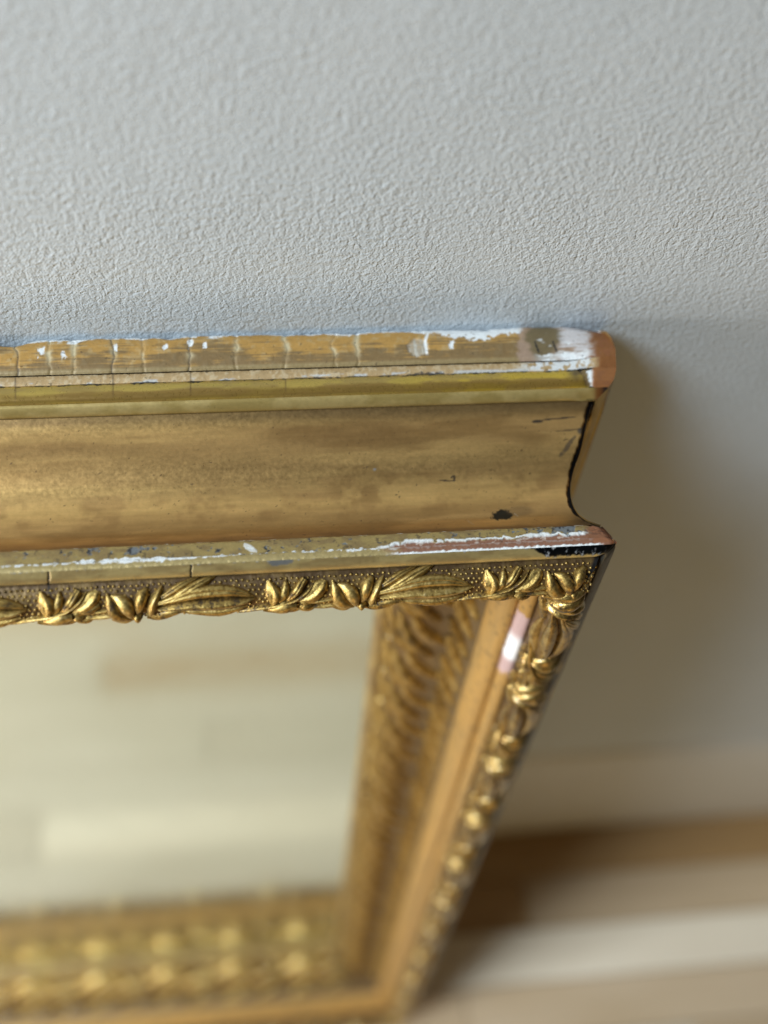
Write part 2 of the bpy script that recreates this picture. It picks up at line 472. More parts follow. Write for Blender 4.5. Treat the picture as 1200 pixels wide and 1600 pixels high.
def p_back(kind, s, X, W, H, D, sd):
    y = ss(0.30, 1.0, W) * 0.0 + np.clip((D + 98.5) / 18.2, 0, 1)       # 0 at the back edge, 1 at the fillet
    n1 = fbm(s / 9, y * 3, 11 + sd, 5); n2 = fbm(s / 2.0, y * 9, 21 + sd, 4); n3 = fbm(s / 22, y * 2, 31 + sd, 4)
    n4 = fbm(s / 14, y * 26, 41 + sd, 4)
    c = np.ones(s.shape + (3,)) * np.array((0.56, 0.31, 0.085))
    c = mixc(c, (0.60, 0.42, 0.20), ss(0.5, 0.75, n2) * 0.6)
    dirt = ss(0.40, 0.62, n1 * 0.5 + y * 0.42 + (n4 - 0.5) * 0.5 + 0.02)
    c = mixc(c, (0.175, 0.112, 0.05), dirt * 0.85)
    c = mixc(c, (0.36, 0.26, 0.12), ss(0.88, 0.95, y) * 0.7)
    rough = full(s, 0.5); metal = 0.35 - 0.25 * dirt; disp = (n2 - 0.5) * 0.18 + (n3 - 0.5) * 0.9
    wht = np.zeros(s.shape)
    if kind == 'top':
        # gesso showing along the back arris
        amt = 0.10 + 0.22 * bump1(X, 745, 70) + 0.06 * bump1(X, 90, 60) + 0.05 * bump1(X, 560, 60)
        wht = ss(0.0, 0.04, amt * (0.5 + 1.1 * n2) + (n1 - 0.5) * 0.22 - y * 0.85)
        for cx in CRACKS:
            ln = np.abs(X - cx - (n2 - 0.5) * 6 - (fbm(y * 2.2 + cx, s * 0 + .5, 99, 3) - .5) * 14)
            c = mixc(c, (0.62, 0.50, 0.30), np.exp(-(ln / (2.5 + 4 * n1)) ** 2) * (0.15 + 1.0 * ss(.35, .65, fbm(s / 40 + cx, y * 3, 97, 3))) * ss(0.95, 0.5, y))
            disp = disp - np.exp(-(ln / 2.2) ** 2) * 0.25
        for cx in (25, 177, 298):
            c = mixc(c, (0.08, 0.06, 0.045), np.exp(-((X - cx - (n2 - 0.5) * 6 - (fbm(y * 2.2 + cx, s * 0 + .5, 99, 3) - .5) * 14) / 1.3) ** 2) * 0.8)
        for cx, cy, r in ((63, .42, 6), (99, .58, 4), (258, .42, 5), (320, .42, 4), (705, .55, 5), (180, .35, 5), (298, .30, 5)):
            wht = np.maximum(wht, ss(1.2, 0.7, np.hypot((X - cx + (fbm(s / 1.1, y * 8, 93, 3) - .5) * 9) / r, (y - cy) / 0.12 + (fbm(s / 1.1, y * 8, 95, 3) - .5) * 2.2) + (n2 - 0.5) * 1.0))
        # scraped chip
        r = np.hypot((X - 652) / 16, (y - 0.60) / 0.25) + (n2 - 0.5) * 0.6
        chip = ss(1.1, 0.8, r)
        c = mixc(c, (0.58, 0.52, 0.43), chip * (0.55 + 0.45 * ss(0.45, 0.6, fbm(s / 0.5, y * 3, 91, 3))))
        disp = disp - chip * 0.5
        wht = np.maximum(wht, ss(3.0, 1.5, np.abs(X - 664 - 10 * (y - 0.5) ** 2 * 4 - (n2 - .5) * 4)) * ss(0.85, 0.7, y) * 0.9)
        # pinkish ground with streaks near the corner, then bare wood
        pk = ss(806, 812, X + (n2 - 0.5) * 12)
        c = mixc(c, (0.36, 0.24, 0.17), pk * 0.85)
        br = ss(1.15, 0.75, np.hypot((X - 848) / 32, (y - 0.45) / 0.5) + (n1 - 0.5) * 0.9)
        c = mixc(c, (0.17, 0.12, 0.055), br * pk)
        st = ss(0.40, 0.62, fbm(s / 5, y * 22, 61, 4) + 0.16 * bump1(X, 900, 22)) * ss(866, 880, X) * ss(934, 912, X + (n2 - .5) * 16)
        c = mixc(c, (0.66, 0.61, 0.60), st * .85)
        wd = np.maximum(ss(912, 936, X + (n2 - .5) * 22), ss(0.14, 0.02, y + (n1 - .5) * .15) * ss(880, 905, X))
        c = mixc(c, np.array(WOOD) * 0.9, wd)
        c = mixc(c, (0.24, 0.085, 0.03), wd * ss(0.5, 0.7, fbm(s / 1.2, y * 14, 71, 4)))
        wht = wht * ss(820, 806, X) + ss(0.66, 0.80, fbm(s / 4, y * 7, 63, 4) + 0.40 * ss(0.72, 0.92, y)) * ss(828, 850, X) * ss(932, 915, X) * (0.45 + .55 * ss(.4, .6, fbm(s / 3, y * 18, 64, 4)))
        for cx in (838, 866):
            c = mixc(c, BLACK, ss(2.2, 0.8, np.abs(X - cx - 3 * np.sin(y * 9))) * ss(.5, .55, y) * ss(.86, .8, y))
        # arris chipped away at the far left
        disp = disp - 3.0 * bump1(X, 15, 26) * ss(0.35, 0.0, y) - 0.9 * ss(0.25, 0.0, y) * ss(0.52, 0.75, n1)
        # rounded end
        disp = disp - 1.5 * ss(-4, 15, s) ** 2 * ss(0.9, 0.1, y)
    else:
        wht = ss(0.66, 0.72, n1 + 0.1 * (1 - y))
        wd = ss(0.35, 0.55, n3) * ss(-60, 0, s) if kind == 'right' else 0 * s
        c = mixc(c, np.array(WOOD) * 0.55, wd)
        c = mixc(c, (0.20, 0.12, 0.055), full(s, 0.5))
        if kind == 'right': disp = disp - 1.5 * ss(-4, 15, s) ** 2 * ss(0.9, 0.1, y)
    c = mixc(c, WHITE, wht); disp = disp - wht * 0.12
    metal = metal * (1 - wht); rough = rough + 0.25 * wht
    if kind == 'top': metal = metal * (1 - ss(804, 814, X)); 
    return c, metal, rough, disp

def p_fillet(kind, s, X, W, H, D, sd):
    n1 = fbm(s / 6, W * 2, 13 + sd, 4); n2 = fbm(s / 1.2, W * 3, 23 + sd, 4)
    c = np.ones(s.shape + (3,)) * np.array((0.50, 0.33, 0.16))
    c = mixc(c, (0.62, 0.46, 0.27), ss(0.45, 0.7, n2))
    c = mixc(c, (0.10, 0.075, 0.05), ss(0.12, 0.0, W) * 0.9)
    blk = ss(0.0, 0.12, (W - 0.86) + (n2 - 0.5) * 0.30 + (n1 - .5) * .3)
    if kind == 'top':
        blk = np.maximum(blk, ss(0, .1, (W - 0.66) + (n2 - .5) * .6 - 0.5 * (1 - bump1(X, 670, 45))))
        wht = ss(790, 850, X + (n1 - .5) * 90) * ss(0.44, 0.54, n2 + 0.05)
        c = mixc(c, WHITE, wht * ss(930, 915, X))
        wood = ss(925, 938, X + (n2 - .5) * 14)
        c = mixc(c, WOOD, wood)
        blk = blk * (1 - wood)
        wl = ss(0.50, 0.62, n1 + 0.25 * bump1(X, 760, 90) - .05) * ss(0.6, 0.75, W)
        c = mixc(c, (0.62, 0.62, 0.62), wl * 0.8 * (1 - wood))
        for cx in (25, 177, 298): c = mixc(c, (0.08, 0.06, 0.045), np.exp(-((X - cx) / 1.2) ** 2) * 0.7)
    c = mixc(c, (0.035, 0.03, 0.028), blk * 0.92)
    return c, full(s, 0.25) * (1 - blk), full(s, 0.5), (n2 - 0.5) * 0.25 - blk * 0.2

def p_ovolo(kind, s, X, W, H, D, sd):
    n1 = fbm(s / 14, W * 3, 15 + sd, 4); n2 = fbm(s / 1.5, W * 4, 25 + sd, 4)
    c = np.ones(s.shape + (3,)) * np.array((0.47, 0.325, 0.075))
    c = mixc(c, (0.60, 0.40, 0.045), ss(560, 760, X) * .8)
    c = mixc(c, (0.38, 0.25, 0.08), ss(0.4, 0.6, n1) * 0.7)
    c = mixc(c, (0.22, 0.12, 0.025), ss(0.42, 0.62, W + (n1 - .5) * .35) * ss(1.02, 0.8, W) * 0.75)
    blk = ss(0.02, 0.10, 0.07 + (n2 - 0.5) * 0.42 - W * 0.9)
    rough = full(s, 0.30)
    disp = -blk * 0.15
    metal = full(s, 0.42)
    if kind == 'top':
        for cx in (25, 177, 298, 446): c = mixc(c, (0.12, 0.07, 0.03), np.exp(-((X - cx) / 1.2) ** 2) * 0.7 * ss(.9, .5, W))
        brk = ss(906, 912, X + (n2 - .5) * 10 + 16 * (0.5 - W))
        dk = bump1(X, 898, 9) * ss(.8, .3, W)
        c = mixc(c, (0.10, 0.07, 0.04), dk * 0.85)
        wood = ss(922, 928, X + (n2 - .5) * 5)
        c = mixc(c, (0.13, 0.08, 0.04), brk * 0.8)
        c = mixc(c, WHITE, ss(0.58, 0.7, n2 + 0.25 * bump1(X, 924, 5)) * brk * (1 - wood))
        c = mixc(c, WOOD, wood)
        metal = metal * (1 - brk); rough = rough + 0.3 * brk
        disp = disp - 0.7 * brk * (1 - wood)
        blk = blk * (1 - wood)
        c = mixc(c, (0.20, 0.075, 0.028), wood * ss(.5, .7, fbm(s / 3, W * 8, 85, 4)) * .6)
    c = mixc(c, (0.04, 0.032, 0.025), blk)
    return c, metal * (1 - blk * .8), rough + blk * .3, disp + (n1 - 0.5) * 0.15

def p_strip(kind, s, X, W, H, D, sd):
    n1 = fbm(s / 10, W, 16 + sd, 4)
    c = np.ones(s.shape + (3,)) * np.array((0.38, 0.265, 0.085))
    c = mixc(c, (0.48, 0.345, 0.13), ss(0.4, 0.65, n1))
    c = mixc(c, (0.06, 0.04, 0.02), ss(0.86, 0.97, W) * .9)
    if kind == 'top':
        wood = ss(924, 932, X); c = mixc(c, np.array(WOOD) * 0.8, wood)
        c = mixc(c, BLACK, ss(936, 944, X))
    return c, full(s, 0.45), full(s, 0.42), full(s, 0.0)

def p_cove(kind, s, X, W, H, D, sd):
    n1 = fbm(s / 45, W * 6, 17 + sd, 4); n2 = fbm(s / 70, W * 14, 27 + sd, 4); n3 = fbm(s / 1.3, W * 45, 37 + sd, 3); n4 = fbm(s / 8, W * 7, 47 + sd, 4)
    c = np.ones(s.shape + (3,)) * np.array((0.58, 0.345, 0.128))
    c = mixc(c, (0.78, 0.485, 0.175), ss(0.36, 0.70, n2) * .6)
    c = mixc(c, (0.30, 0.165, 0.055), ss(0.44, 0.72, n1) * 0.65)
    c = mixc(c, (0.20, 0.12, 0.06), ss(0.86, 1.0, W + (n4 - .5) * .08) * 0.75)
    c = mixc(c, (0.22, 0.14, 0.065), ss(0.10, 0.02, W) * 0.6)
    c = mixc(c, (0.84, 0.53, 0.19), bump1(W, 0.60, 0.12) * ss(.35, .6, n4) * 0.5)  # cove's curvature lighting painted in: bright middle band, darker edges
    spk = ss(0.80, 0.86, n3) * ss(0.48, 0.62, n4)
    c = mixc(c, (0.10, 0.065, 0.04), spk * 0.8)
    metal = full(s, 0.82) ; rough = 0.36 + (n1 - .5) * 0.15
    disp = (n4 - 0.5) * 0.12
    if kind == 'top':
        yy = W
        nb = fbm(s / 1.2, W * 40, 67, 4)
        blot = ss(1.15, 0.75, np.hypot((X - 784) / 17, (yy - 0.80) / 0.052) + (nb - .5) * 1.0)
        c = mixc(c, (0.022, 0.025, 0.022), blot * 0.95); metal = np.maximum(metal, blot); rough = rough + .35 * blot
        ring = ss(1.2, 0.6, np.hypot((X - 812) / 22, (yy - 0.77) / 0.05)); c = mixc(c, (0.17, 0.105, 0.055), ring * 0.45)
        # dark scratches and marks
        def mark(cx, cy, rx, ry, ang=0.0, k=0.9, col=(0.05, 0.045, 0.042)):
            nonlocal c
            a = (X - cx) * math.cos(ang) + (yy - cy) * 330 * math.sin(ang); b = -(X - cx) * math.sin(ang) + (yy - cy) * 330 * math.cos(ang)
            c = mixc(c, col, ss(1.3, 0.7, np.hypot(a / rx, b / ry) + (fbm(s / 1.5, W * 40, 57, 3) - .5) * 1.1) * k)
        mark(838, .13, 9, 3.6); mark(868, .115, 30, 1.6, -0.08); mark(700, .515, 13, 1.8, 0.1, .8); mark(706, .49, 5, 2.2, -0.8, .8); mark(709, .50, 2.2, 7, 0.1, .8)
        mark(908, .21, 7, 7, 0, .8, (0.10, 0.10, 0.10)); mark(886, .31, 4, 24, 0.45, .7, (0.10, 0.085, 0.075)); mark(888, .20, 22, 2.0, -0.1, .6)
        for (cx, cy, rx, ry, kk) in ((60, .20, 120, .07, .55), (250, .26, 90, .05, .3), (525, .17, 90, .08, .5), (640, .22, 60, .06, .35), (170, .84, 45, .04, .4), (830, .30, 60, .08, .3), (420, .55, 120, .05, .22), (880, .84, 50, .09, .45)):
            c = mixc(c, (0.22, 0.115, 0.04), np.exp(-((X - cx) / rx) ** 2 - ((yy - cy) / ry) ** 2) * kk * (0.4 + 1.1 * n4))
        mark(300, .47, 2, 2, 0, .7); mark(585, .42, 2.5, 2.5, 0, .8, (0.55, 0.5, 0.45))
        # scratches
        mark(735, .87, 1.2, 12, -0.5, .5, (0.55, 0.46, 0.32)); mark(805, .80, 1.0, 9, -0.5, .6, (0.6, 0.52, 0.38)); mark(410, .95, 14, 1.4, 0.1, .5, (0.55, 0.50, 0.42))
        # open mitre joint
        gap = ss(-2.2, -1.4, s - H + (fbm(s / 3, W * 14, 77, 4) - .5) * 2.4 - 0.2 + 0.2 * ss(.5, .9, W))
        c = mixc(c, BLACK, gap); metal = np.maximum(metal, gap); disp = disp - gap * 0.8
        c = mixc(c, (0.09, 0.07, 0.055), ss(-9, 0, s - H) * ss(0.8, 0.95, W) * 0.8)
    return c, metal, rough, disp

def p_lip_top(kind, s, X, W, H, D, sd):
    n1 = fbm(s / 6, W * 2.5, 18 + sd, 4); n2 = fbm(s / 1.4, W * 5, 28 + sd, 4); n5 = fbm(s / 3.0, s * 0 + 3.3, 58 + sd, 4)
    c = np.ones(s.shape + (3,)) * np.array((0.40, 0.285, 0.105))
    c = mixc(c, (0.30, 0.205, 0.085), ss(0.45, 0.7, n1))
    c = mixc(c, (0.11, 0.08, 0.05), ss(0.68, 0.75, n2) * 0.7)
    metal = full(s, 0.4); rough = full(s, 0.45); disp = (n2 - .5) * 0.15
    if kind == 'top':
        slate = ss(1.1, 0.8, np.hypot((X - 208) / 10, (W - 0.45) / 0.28) + (n2 - .5) * .7)
        slate = np.maximum(slate, ss(0.50, 0.58, fbm(s / 2.5, W * 3, 78, 4) + 0.34 * bump1(X, 868, 34) - .2))
        slate = np.maximum(slate, ss(0.56, 0.63, fbm(s / 2.5, W * 3, 79, 4) + 0.10 * bump1(X, 150, 50) - .14) * ss(.75, .6, W))
        c = mixc(c, SLATE, slate * 0.9); c = mixc(c, (0.03, 0.03, 0.035), slate * ss(.5, .62, n2))
        # worn through to red-brown wood towards the corner, with broken gesso edges
        n6 = fbm(s / 1.6, W * 2, 68, 4); n7 = fbm(s / 9.0, s * 0 + 1.3, 69, 3)
        k = 0.27 * ss(585, 640, X) * (0.7 + 0.6 * n7) + 0.06 * bump1(X, 860, 60)
        e0 = W - 1.0 + k + (n5 - .5) * 0.22 + (n6 - .5) * .25
        red = ss(0.0, 0.06, e0) * ss(575, 600, X)
        c = mixc(c, (0.25, 0.11, 0.062), red); c = mixc(c, (0.50, 0.38, 0.31), red * ss(.60, .72, n2))
        wht = ss(0.10 * ss(.25, .6, n7) + 0.05, 0.02, np.abs(e0 + .04)) * ss(570, 605, X) * ss(.30, .42, n6)
        wht = np.maximum(wht, ss(0.0, 0.05, W - 1.0 + (n6 - .5) * .40 + 0.00 + 0.14 * bump1(X, 215, 60) + 0.08 * bump1(X, 120, 40) + 0.06 * bump1(X, 430, 50)) * ss(640, 590, X))
        wht = np.maximum(wht, ss(0.07, 0.01, W - 0.01 + (n6 - .5) * .2) * 0.85 * np.clip(ss(.38, .5, n5) + ss(860, 900, X), 0, 1))
        wht = np.maximum(wht, ss(1.1, 0.8, np.hypot((X - 388 - (W - .5) * 22) / 7, (W - 0.62) / 0.32) + (n2 - .5) * .8) * .75)
        wood = ss(908, 922, X + (n2 - .5) * 12)
        c = mixc(c, WHITE, wht * (1 - wood * .75))
        c = mixc(c, (0.24, 0.095, 0.042), wood * (1 - wht * .9 * ss(.3, .1, W)))
        c = mixc(c, (0.13, 0.05, 0.025), wood * ss(.5, .65, fbm(s / 2.5, W * 16, 88, 4)) * .8)
        bare = np.clip(wht + red + wood + slate * .5, 0, 1)
        metal = metal * (1 - bare); rough = rough + 0.2 * bare
        disp = disp - 0.35 * np.clip(red + wood, 0, 1) + 0.12 * wht - 0.15 * slate
        for cx in (300,): c = mixc(c, BLACK, np.exp(-((X - cx) / 1.1) ** 2) * .7 * ss(.5, .8, W))
        disp = disp - 1.3 * ss(-5, 0, s - H) ** 2
    else:
        wht = ss(0.60, 0.66, n1); c = mixc(c, (0.15, 0.09, 0.05), full(s, .35)); c = mixc(c, WHITE, wht * .35)
        if kind == 'right':
            c = mixc(c, (0.10, 0.05, 0.03), ss(-40, -5, s)); disp = disp - 1.3 * ss(-5, 0, s - H) ** 2
    return c, metal, rough, disp

def p_lip_arris(kind, s, X, W, H, D, sd):
    n5 = fbm(s / 3.0, s * 0 + 3.3, 58 + sd, 4); n2 = fbm(s / 1.0, W * 2, 29 + sd, 4); n1 = fbm(s / 9, W, 39 + sd, 3)
    c = np.ones(s.shape + (3,)) * np.array((0.42, 0.31, 0.13))
    n6 = fbm(s / 1.6, W * 1.5, 68 + sd, 4)
    wht = ss(0.0, 0.10, 0.26 - W + (n6 - .5) * .9 + 0.2 * bump1(X, 215, 60) - 0.25 * ss(300, 380, X) * ss(560, 480, X)) * ss(.25, .36, n2)
    metal = full(s, 0.35); disp = (n2 - .5) * 0.3
    if kind == 'top':
        red = ss(590, 640, X + (n1 - .5) * 60)
        c = mixc(c, (0.25, 0.11, 0.062), red)
        wht = wht * (1 - red * .85) + ss(0.74, 0.86, W + (n2 - .5) * .45) * red
        c = mixc(c, WHITE, wht * ss(945, 930, X * 1.0 + (n2 - .5) * 10))
        wood = ss(915, 930, X); c = mixc(c, (0.28, 0.105, 0.045), wood * (1 - ss(.7, .8, W) * ss(958, 948, X)))
        metal = metal * (1 - np.clip(wht + red, 0, 1))
        disp = disp - 1.3 * ss(-5, 0, s - H) ** 2
    else:
        c = mixc(c, (0.24, 0.10, 0.05), full(s, .6)); c = mixc(c, WHITE, wht * .25)
        if kind == 'right': disp = disp - 1.3 * ss(-5, 0, s - H) ** 2
    return c, metal, full(s, 0.5), disp

def p_lip_facet(kind, s, X, W, H, D, sd):
    n1 = fbm(s / 12, W * 2, 19 + sd, 4); n2 = fbm(s / 1.3, W * 3, 29 + sd, 4)
    c = np.ones(s.shape + (3,)) * np.array((0.40, 0.30, 0.125))
    c = mixc(c, (0.31, 0.22, 0.09), ss(.4, .65, n1))
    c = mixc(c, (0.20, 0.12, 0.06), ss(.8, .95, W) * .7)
    metal = full(s, .5); disp = (n2 - .5) * .06
    if kind == 'top':
        for cx in (77, 299):
            c = mixc(c, BLACK, ss(2.0, 1.0, np.abs(X - cx - (n2 - .5) * 4))); disp = disp - .4 * ss(2.0, 1.0, np.abs(X - cx - (n2 - .5) * 4))
        c = mixc(c, (0.16, 0.17, 0.18), ss(1.1, .7, np.hypot((X - 435) / 22, (W - .08) / .22) + (n2 - .5) * .8) * .9)
        blk = ss(0.0, 0.12, 0.60 * ss(818, 860, X) - W + (n2 - .5) * .35)
        c = mixc(c, (0.02, 0.024, 0.030), blk); c = mixc(c, (0.40, 0.40, 0.40), blk * ss(.62, .7, n2) * .7)
        metal = np.maximum(metal * (1 - blk), blk * ss(.66, .6, n2))
        c = mixc(c, BLACK, ss(940, 948, X)); metal = np.maximum(metal, ss(940, 948, X))
        disp = disp - 1.0 * ss(-5, 0, s - H) ** 2
    elif kind == 'right':
        blk = ss(0.34, 0.46, n1 + .45 * ss(-60, 0, s))
        c = mixc(c, (0.02, 0.018, 0.017), blk * .95); metal = metal * (1 - blk); disp = disp - 1.0 * ss(-5, 0, s - H) ** 2
    return c, metal, full(s, .4), disp

def p_frieze(kind, s, X, W, H, D, sd):
    n1 = fbm(s / 5, W * 6, 20 + sd, 4); n2 = fbm(s / 1.0, W * 14, 30 + sd, 4)
    c = np.ones(s.shape + (3,)) * np.array((0.105, 0.058, 0.023))
    c = mixc(c, (0.27, 0.165, 0.052), ss(.45, .7, n1) * .6)
    c = mixc(c, (0.27, 0.17, 0.08), ss(.55, .75, n2) * .5)
    disp = (n2 - .5) * .2
    if kind == 'right':
        c = mixc(c, (0.03, 0.025, 0.022), ss(.42, .55, n1 + .35 * ss(-25, 0, s)) * ss(.45, .1, W))
    if kind == 'top':
        for cx in (78, 299):
            k = ss(1.9, 1.0, np.abs(X - cx - (n2 - .5) * 6)); c = mixc(c, BLACK, k)
        c = mixc(c, BLACK, ss(-2.5, -1, s - H))
    return c, full(s, .45), full(s, .45), disp

def p_rib(kind, s, X, W, H, D, sd):
    n1 = fbm(s / 40, W * 4, 22 + sd, 4); n2 = fbm(s / 2, W * 6, 32 + sd, 4)
    c = np.ones(s.shape + (3,)) * np.array((0.50, 0.29, 0.085))
    c = mixc(c, (0.42, 0.26, 0.09), ss(.4, .65, n1) * .7)
    c = mixc(c, (0.13, 0.085, 0.04), ss(.62, .72, n2) * .6)
    return c, full(s, .4), full(s, .42), (n2 - .5) * .1

def p_rib_outer(kind, s, X, W, H, D, sd):
    c, m_, r_, d_ = p_rib(kind, s, X, W, H, D, sd + 3)
    n2 = fbm(s / 1.5, W * 3, 42, 3)
    if kind == 'right':
        # flake of gilding lost: pale gesso and pink bole
        dist = -s
        n8 = fbm(s / 3.5, W * 3, 44, 4)
        k = ss(FL0, FL0 + 1.5, dist + (n8 - .5) * 26) * ss(FL1, FL1 - 1.5, dist + (n8 - .5) * 26) * ss(.0, .10, W + (fbm(s / 4, W, 46, 4) - .55) * .7) * ss(1.0, .9, W + (n2 - .5) * .4)
        wh = ss(FL0 + 15, FL0 + 24, dist) * ss(FL1 - 13, FL1 - 18, dist)
        c = mixc(c, (0.50, 0.34, 0.33), k); c = mixc(c, (0.86, 0.86, 0.88), k * wh)
        m_ = m_ * (1 - k); d_ = d_ - .3 * k
    return c, m_, r_, d_
FL0, FL1 = 58.0, 112.0

def p_inner(kind, s, X, W, H, D, sd):
    n1 = fbm(s / 12, W * 5, 24 + sd, 4); n2 = fbm(s / 2, W * 14, 34 + sd, 4)
    c = np.ones(s.shape + (3,)) * np.array((0.17, 0.10, 0.04))
    c = mixc(c, (0.30, 0.19, 0.075), ss(.5, .75, n1))
    c = mixc(c, (0.11, 0.064, 0.022), ss(.52, .36, W + (n2 - .5) * .15) * .85)  # shade of the recess beside the ribs, painted into the ground colour
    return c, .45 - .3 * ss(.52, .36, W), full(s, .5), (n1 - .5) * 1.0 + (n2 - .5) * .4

def p_sight(kind, s, X, W, H, D, sd):
    n1 = fbm(s / 8, W * 3, 26 + sd, 4)
    c = np.ones(s.shape + (3,)) * np.array((0.40, 0.275, 0.10))
    c = mixc(c, (0.24, 0.15, 0.06), ss(.4, .7, n1))
    return c, full(s, .45), full(s, .42), (n1 - .5) * .3

PR_BACK = [(6.0, -99.0), (10.8, -98.9), (13.4, -97.6), (14.6, -95.0), (15.0, -90.5), (14.5, -85.5), (13.2, -81.3), (12.3, -80.4)]
PR_FILLET = [(11.6, -80.5), (12.0, -80.0), (12.3, -77.5), (11.9, -75.6), (11.2, -75.5)]
PR_OVOLO = [(11.4, -75.8), (12.2, -73.6), (12.1, -71.0), (11.1, -69.0), (9.9, -68.2), (9.3, -68.2)]
PR_STRIP = [(9.3, -68.2), (8.9, -67.4), (7.2, -66.1), (5.4, -65.4), (4.2, -65.8)]
PR_COVE = [(4.2, -65.8), (1.6, -61.0), (-0.9, -54.0), (-3.8, -46.5), (-7.0, -40.0), (-9.0, -34.0), (-9.7, -27.5), (-9.0, -21.5), (-7.0, -16.5), (-4.3, -12.4), (-3.3, -11.2)]
PR_LIPT = [(-3.3, -11.2), (-2.7, -10.9), (-2.2, -10.2), (-1.1, -6.6), (-0.25, -3.4)]
PR_LIPA = [(-0.25, -3.4), (0.05, -2.3), (0.1, -1.2), (-0.25, -0.3)]
PR_LIPF = [(-0.25, -0.3), (-0.7, 0.1), (-2.7, 1.5), (-4.4, 2.1), (-5.2, 1.6), (-5.6, 0.6)]
PR_FRIEZE = [(-5.6, 0.6), (-6.0, 0.5), (-6.5, 2.0), (-8.4, 5.2), (-11.2, 7.8), (-14.4, 9.2), (-17.6, 9.0), (-20.2, 6.6), (-21.4, 2.4), (-21.3, -2.4), (-20.6, -5.2)]
PR_RIBO = [(-20.6, -5.2), (-21.4, -4.0), (-23.2, -4.0), (-25.4, -5.6), (-26.6, -7.6), (-26.8, -9.0)]
PR_RIBI = [(-26.8, -9.0), (-27.6, -8.2), (-29.8, -8.6), (-32.6, -11.0), (-34.6, -14.4), (-35.4, -17.8), (-35.4, -19.8)]
PR_INNER = [(-35.4, -19.8), (-36.2, -23.0), (-38.5, -28.5), (-43.0, -33.0), (-49.0, -35.0), (-55.5, -37.0), (-61.5, -41.0), (-66.5, -47.5), (-70.0, -55.5)]
PR_SIGHT = [(-70.0, -55.5), (-71.5, -54.6), (-73.6, -55.3), (-75.0, -57.4), (-75.3, -60.8)]

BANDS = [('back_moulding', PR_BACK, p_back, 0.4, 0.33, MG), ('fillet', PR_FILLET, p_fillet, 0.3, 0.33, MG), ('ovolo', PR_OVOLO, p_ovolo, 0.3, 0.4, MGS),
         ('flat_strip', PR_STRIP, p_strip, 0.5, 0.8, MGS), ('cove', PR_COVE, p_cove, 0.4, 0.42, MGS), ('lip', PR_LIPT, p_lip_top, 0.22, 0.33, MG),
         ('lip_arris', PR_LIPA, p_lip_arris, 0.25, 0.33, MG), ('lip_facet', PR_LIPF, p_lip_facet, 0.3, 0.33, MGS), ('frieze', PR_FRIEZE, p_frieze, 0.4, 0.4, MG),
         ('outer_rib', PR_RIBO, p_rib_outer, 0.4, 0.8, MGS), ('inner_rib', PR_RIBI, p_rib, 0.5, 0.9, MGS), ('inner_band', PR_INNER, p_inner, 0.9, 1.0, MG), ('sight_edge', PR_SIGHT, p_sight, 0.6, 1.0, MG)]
rails = {}
for kind, nm, lab in (('top', 'top_rail', 'top rail with its worn corner and chipped lip'), ('right', 'side_rail', 'right side rail running down to the floor'),
                      ('bottom', 'bottom_rail', 'bottom rail standing on the floor'), ('left', 'side_rail', 'left side rail')):
    r = rail_empty(kind, nm); r['label'] = lab
    rails[kind] = r
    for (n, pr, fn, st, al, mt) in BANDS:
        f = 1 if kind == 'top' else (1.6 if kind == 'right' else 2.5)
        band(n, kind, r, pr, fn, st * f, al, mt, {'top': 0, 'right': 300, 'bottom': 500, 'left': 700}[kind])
    # wooden back of the rail
    Ln = (LW if kind in ('top', 'bottom') else LH)
    bk = [(0.006, -0.099), (-0.074, -0.099), (-0.074, -0.0635)]
    V = [(sg * (Ln / 2 + h), -d, h) for sg in (-1, 1) for (h, d) in bk]
    obj('back_board', mesh_from('back_board', V, [(0, 1, 4, 3), (1, 2, 5, 4)], MBACK, smooth=False), r)

# silvered glass
gx = LW / 2 - 0.0742; gz0 = ZB + 0.0742; gz1 = ZT - 0.0742
gy = Y0 + 0.0605
obj('mirror_glass', boxmesh('mirror_glass', -gx, gx, gy, gy + 0.003, gz0, gz1, MGLASS), mirror)

# ------------------------------------------------------------------ carved and pressed ornament
class Surf:
    def __init__(self, prof):
        self.P, w, self.L = resample(prof, 0.25)
        self.t = w * self.L
        self.N = normals(self.P)
    def at(self, s, t, z):
        h = np.interp(t, self.t, self.P[:, 0]); d = np.interp(t, self.t, self.P[:, 1])
        nh = np.interp(t, self.t, self.N[:, 0]); nd = np.interp(t, self.t, self.N[:, 1])
        q = np.sqrt(nh ** 2 + nd ** 2)
        return np.stack([s, -(d + z * nd / q), h + z * nh / q], -1)
FR = Surf(PR_FRIEZE); IN = Surf(PR_INNER + PR_SIGHT[1:3])

def spl(vals, n):
    vals = np.array(vals, float); k = len(vals)
    x = np.linspace(0, k - 1, n); i = np.minimum(x.astype(int), k - 2); f = (x - i)
    if vals.ndim == 2: f = f[:, None]
    p0 = vals[np.maximum(i - 1, 0)]; p1 = vals[i]; p2 = vals[i + 1]; p3 = vals[np.minimum(i + 2, k - 1)]
    return 0.5 * (2 * p1 + (p2 - p0) * f + (2 * p0 - 5 * p1 + 4 * p2 - p3) * f * f + (3 * p1 - p0 - 3 * p2 + p3) * f ** 3)

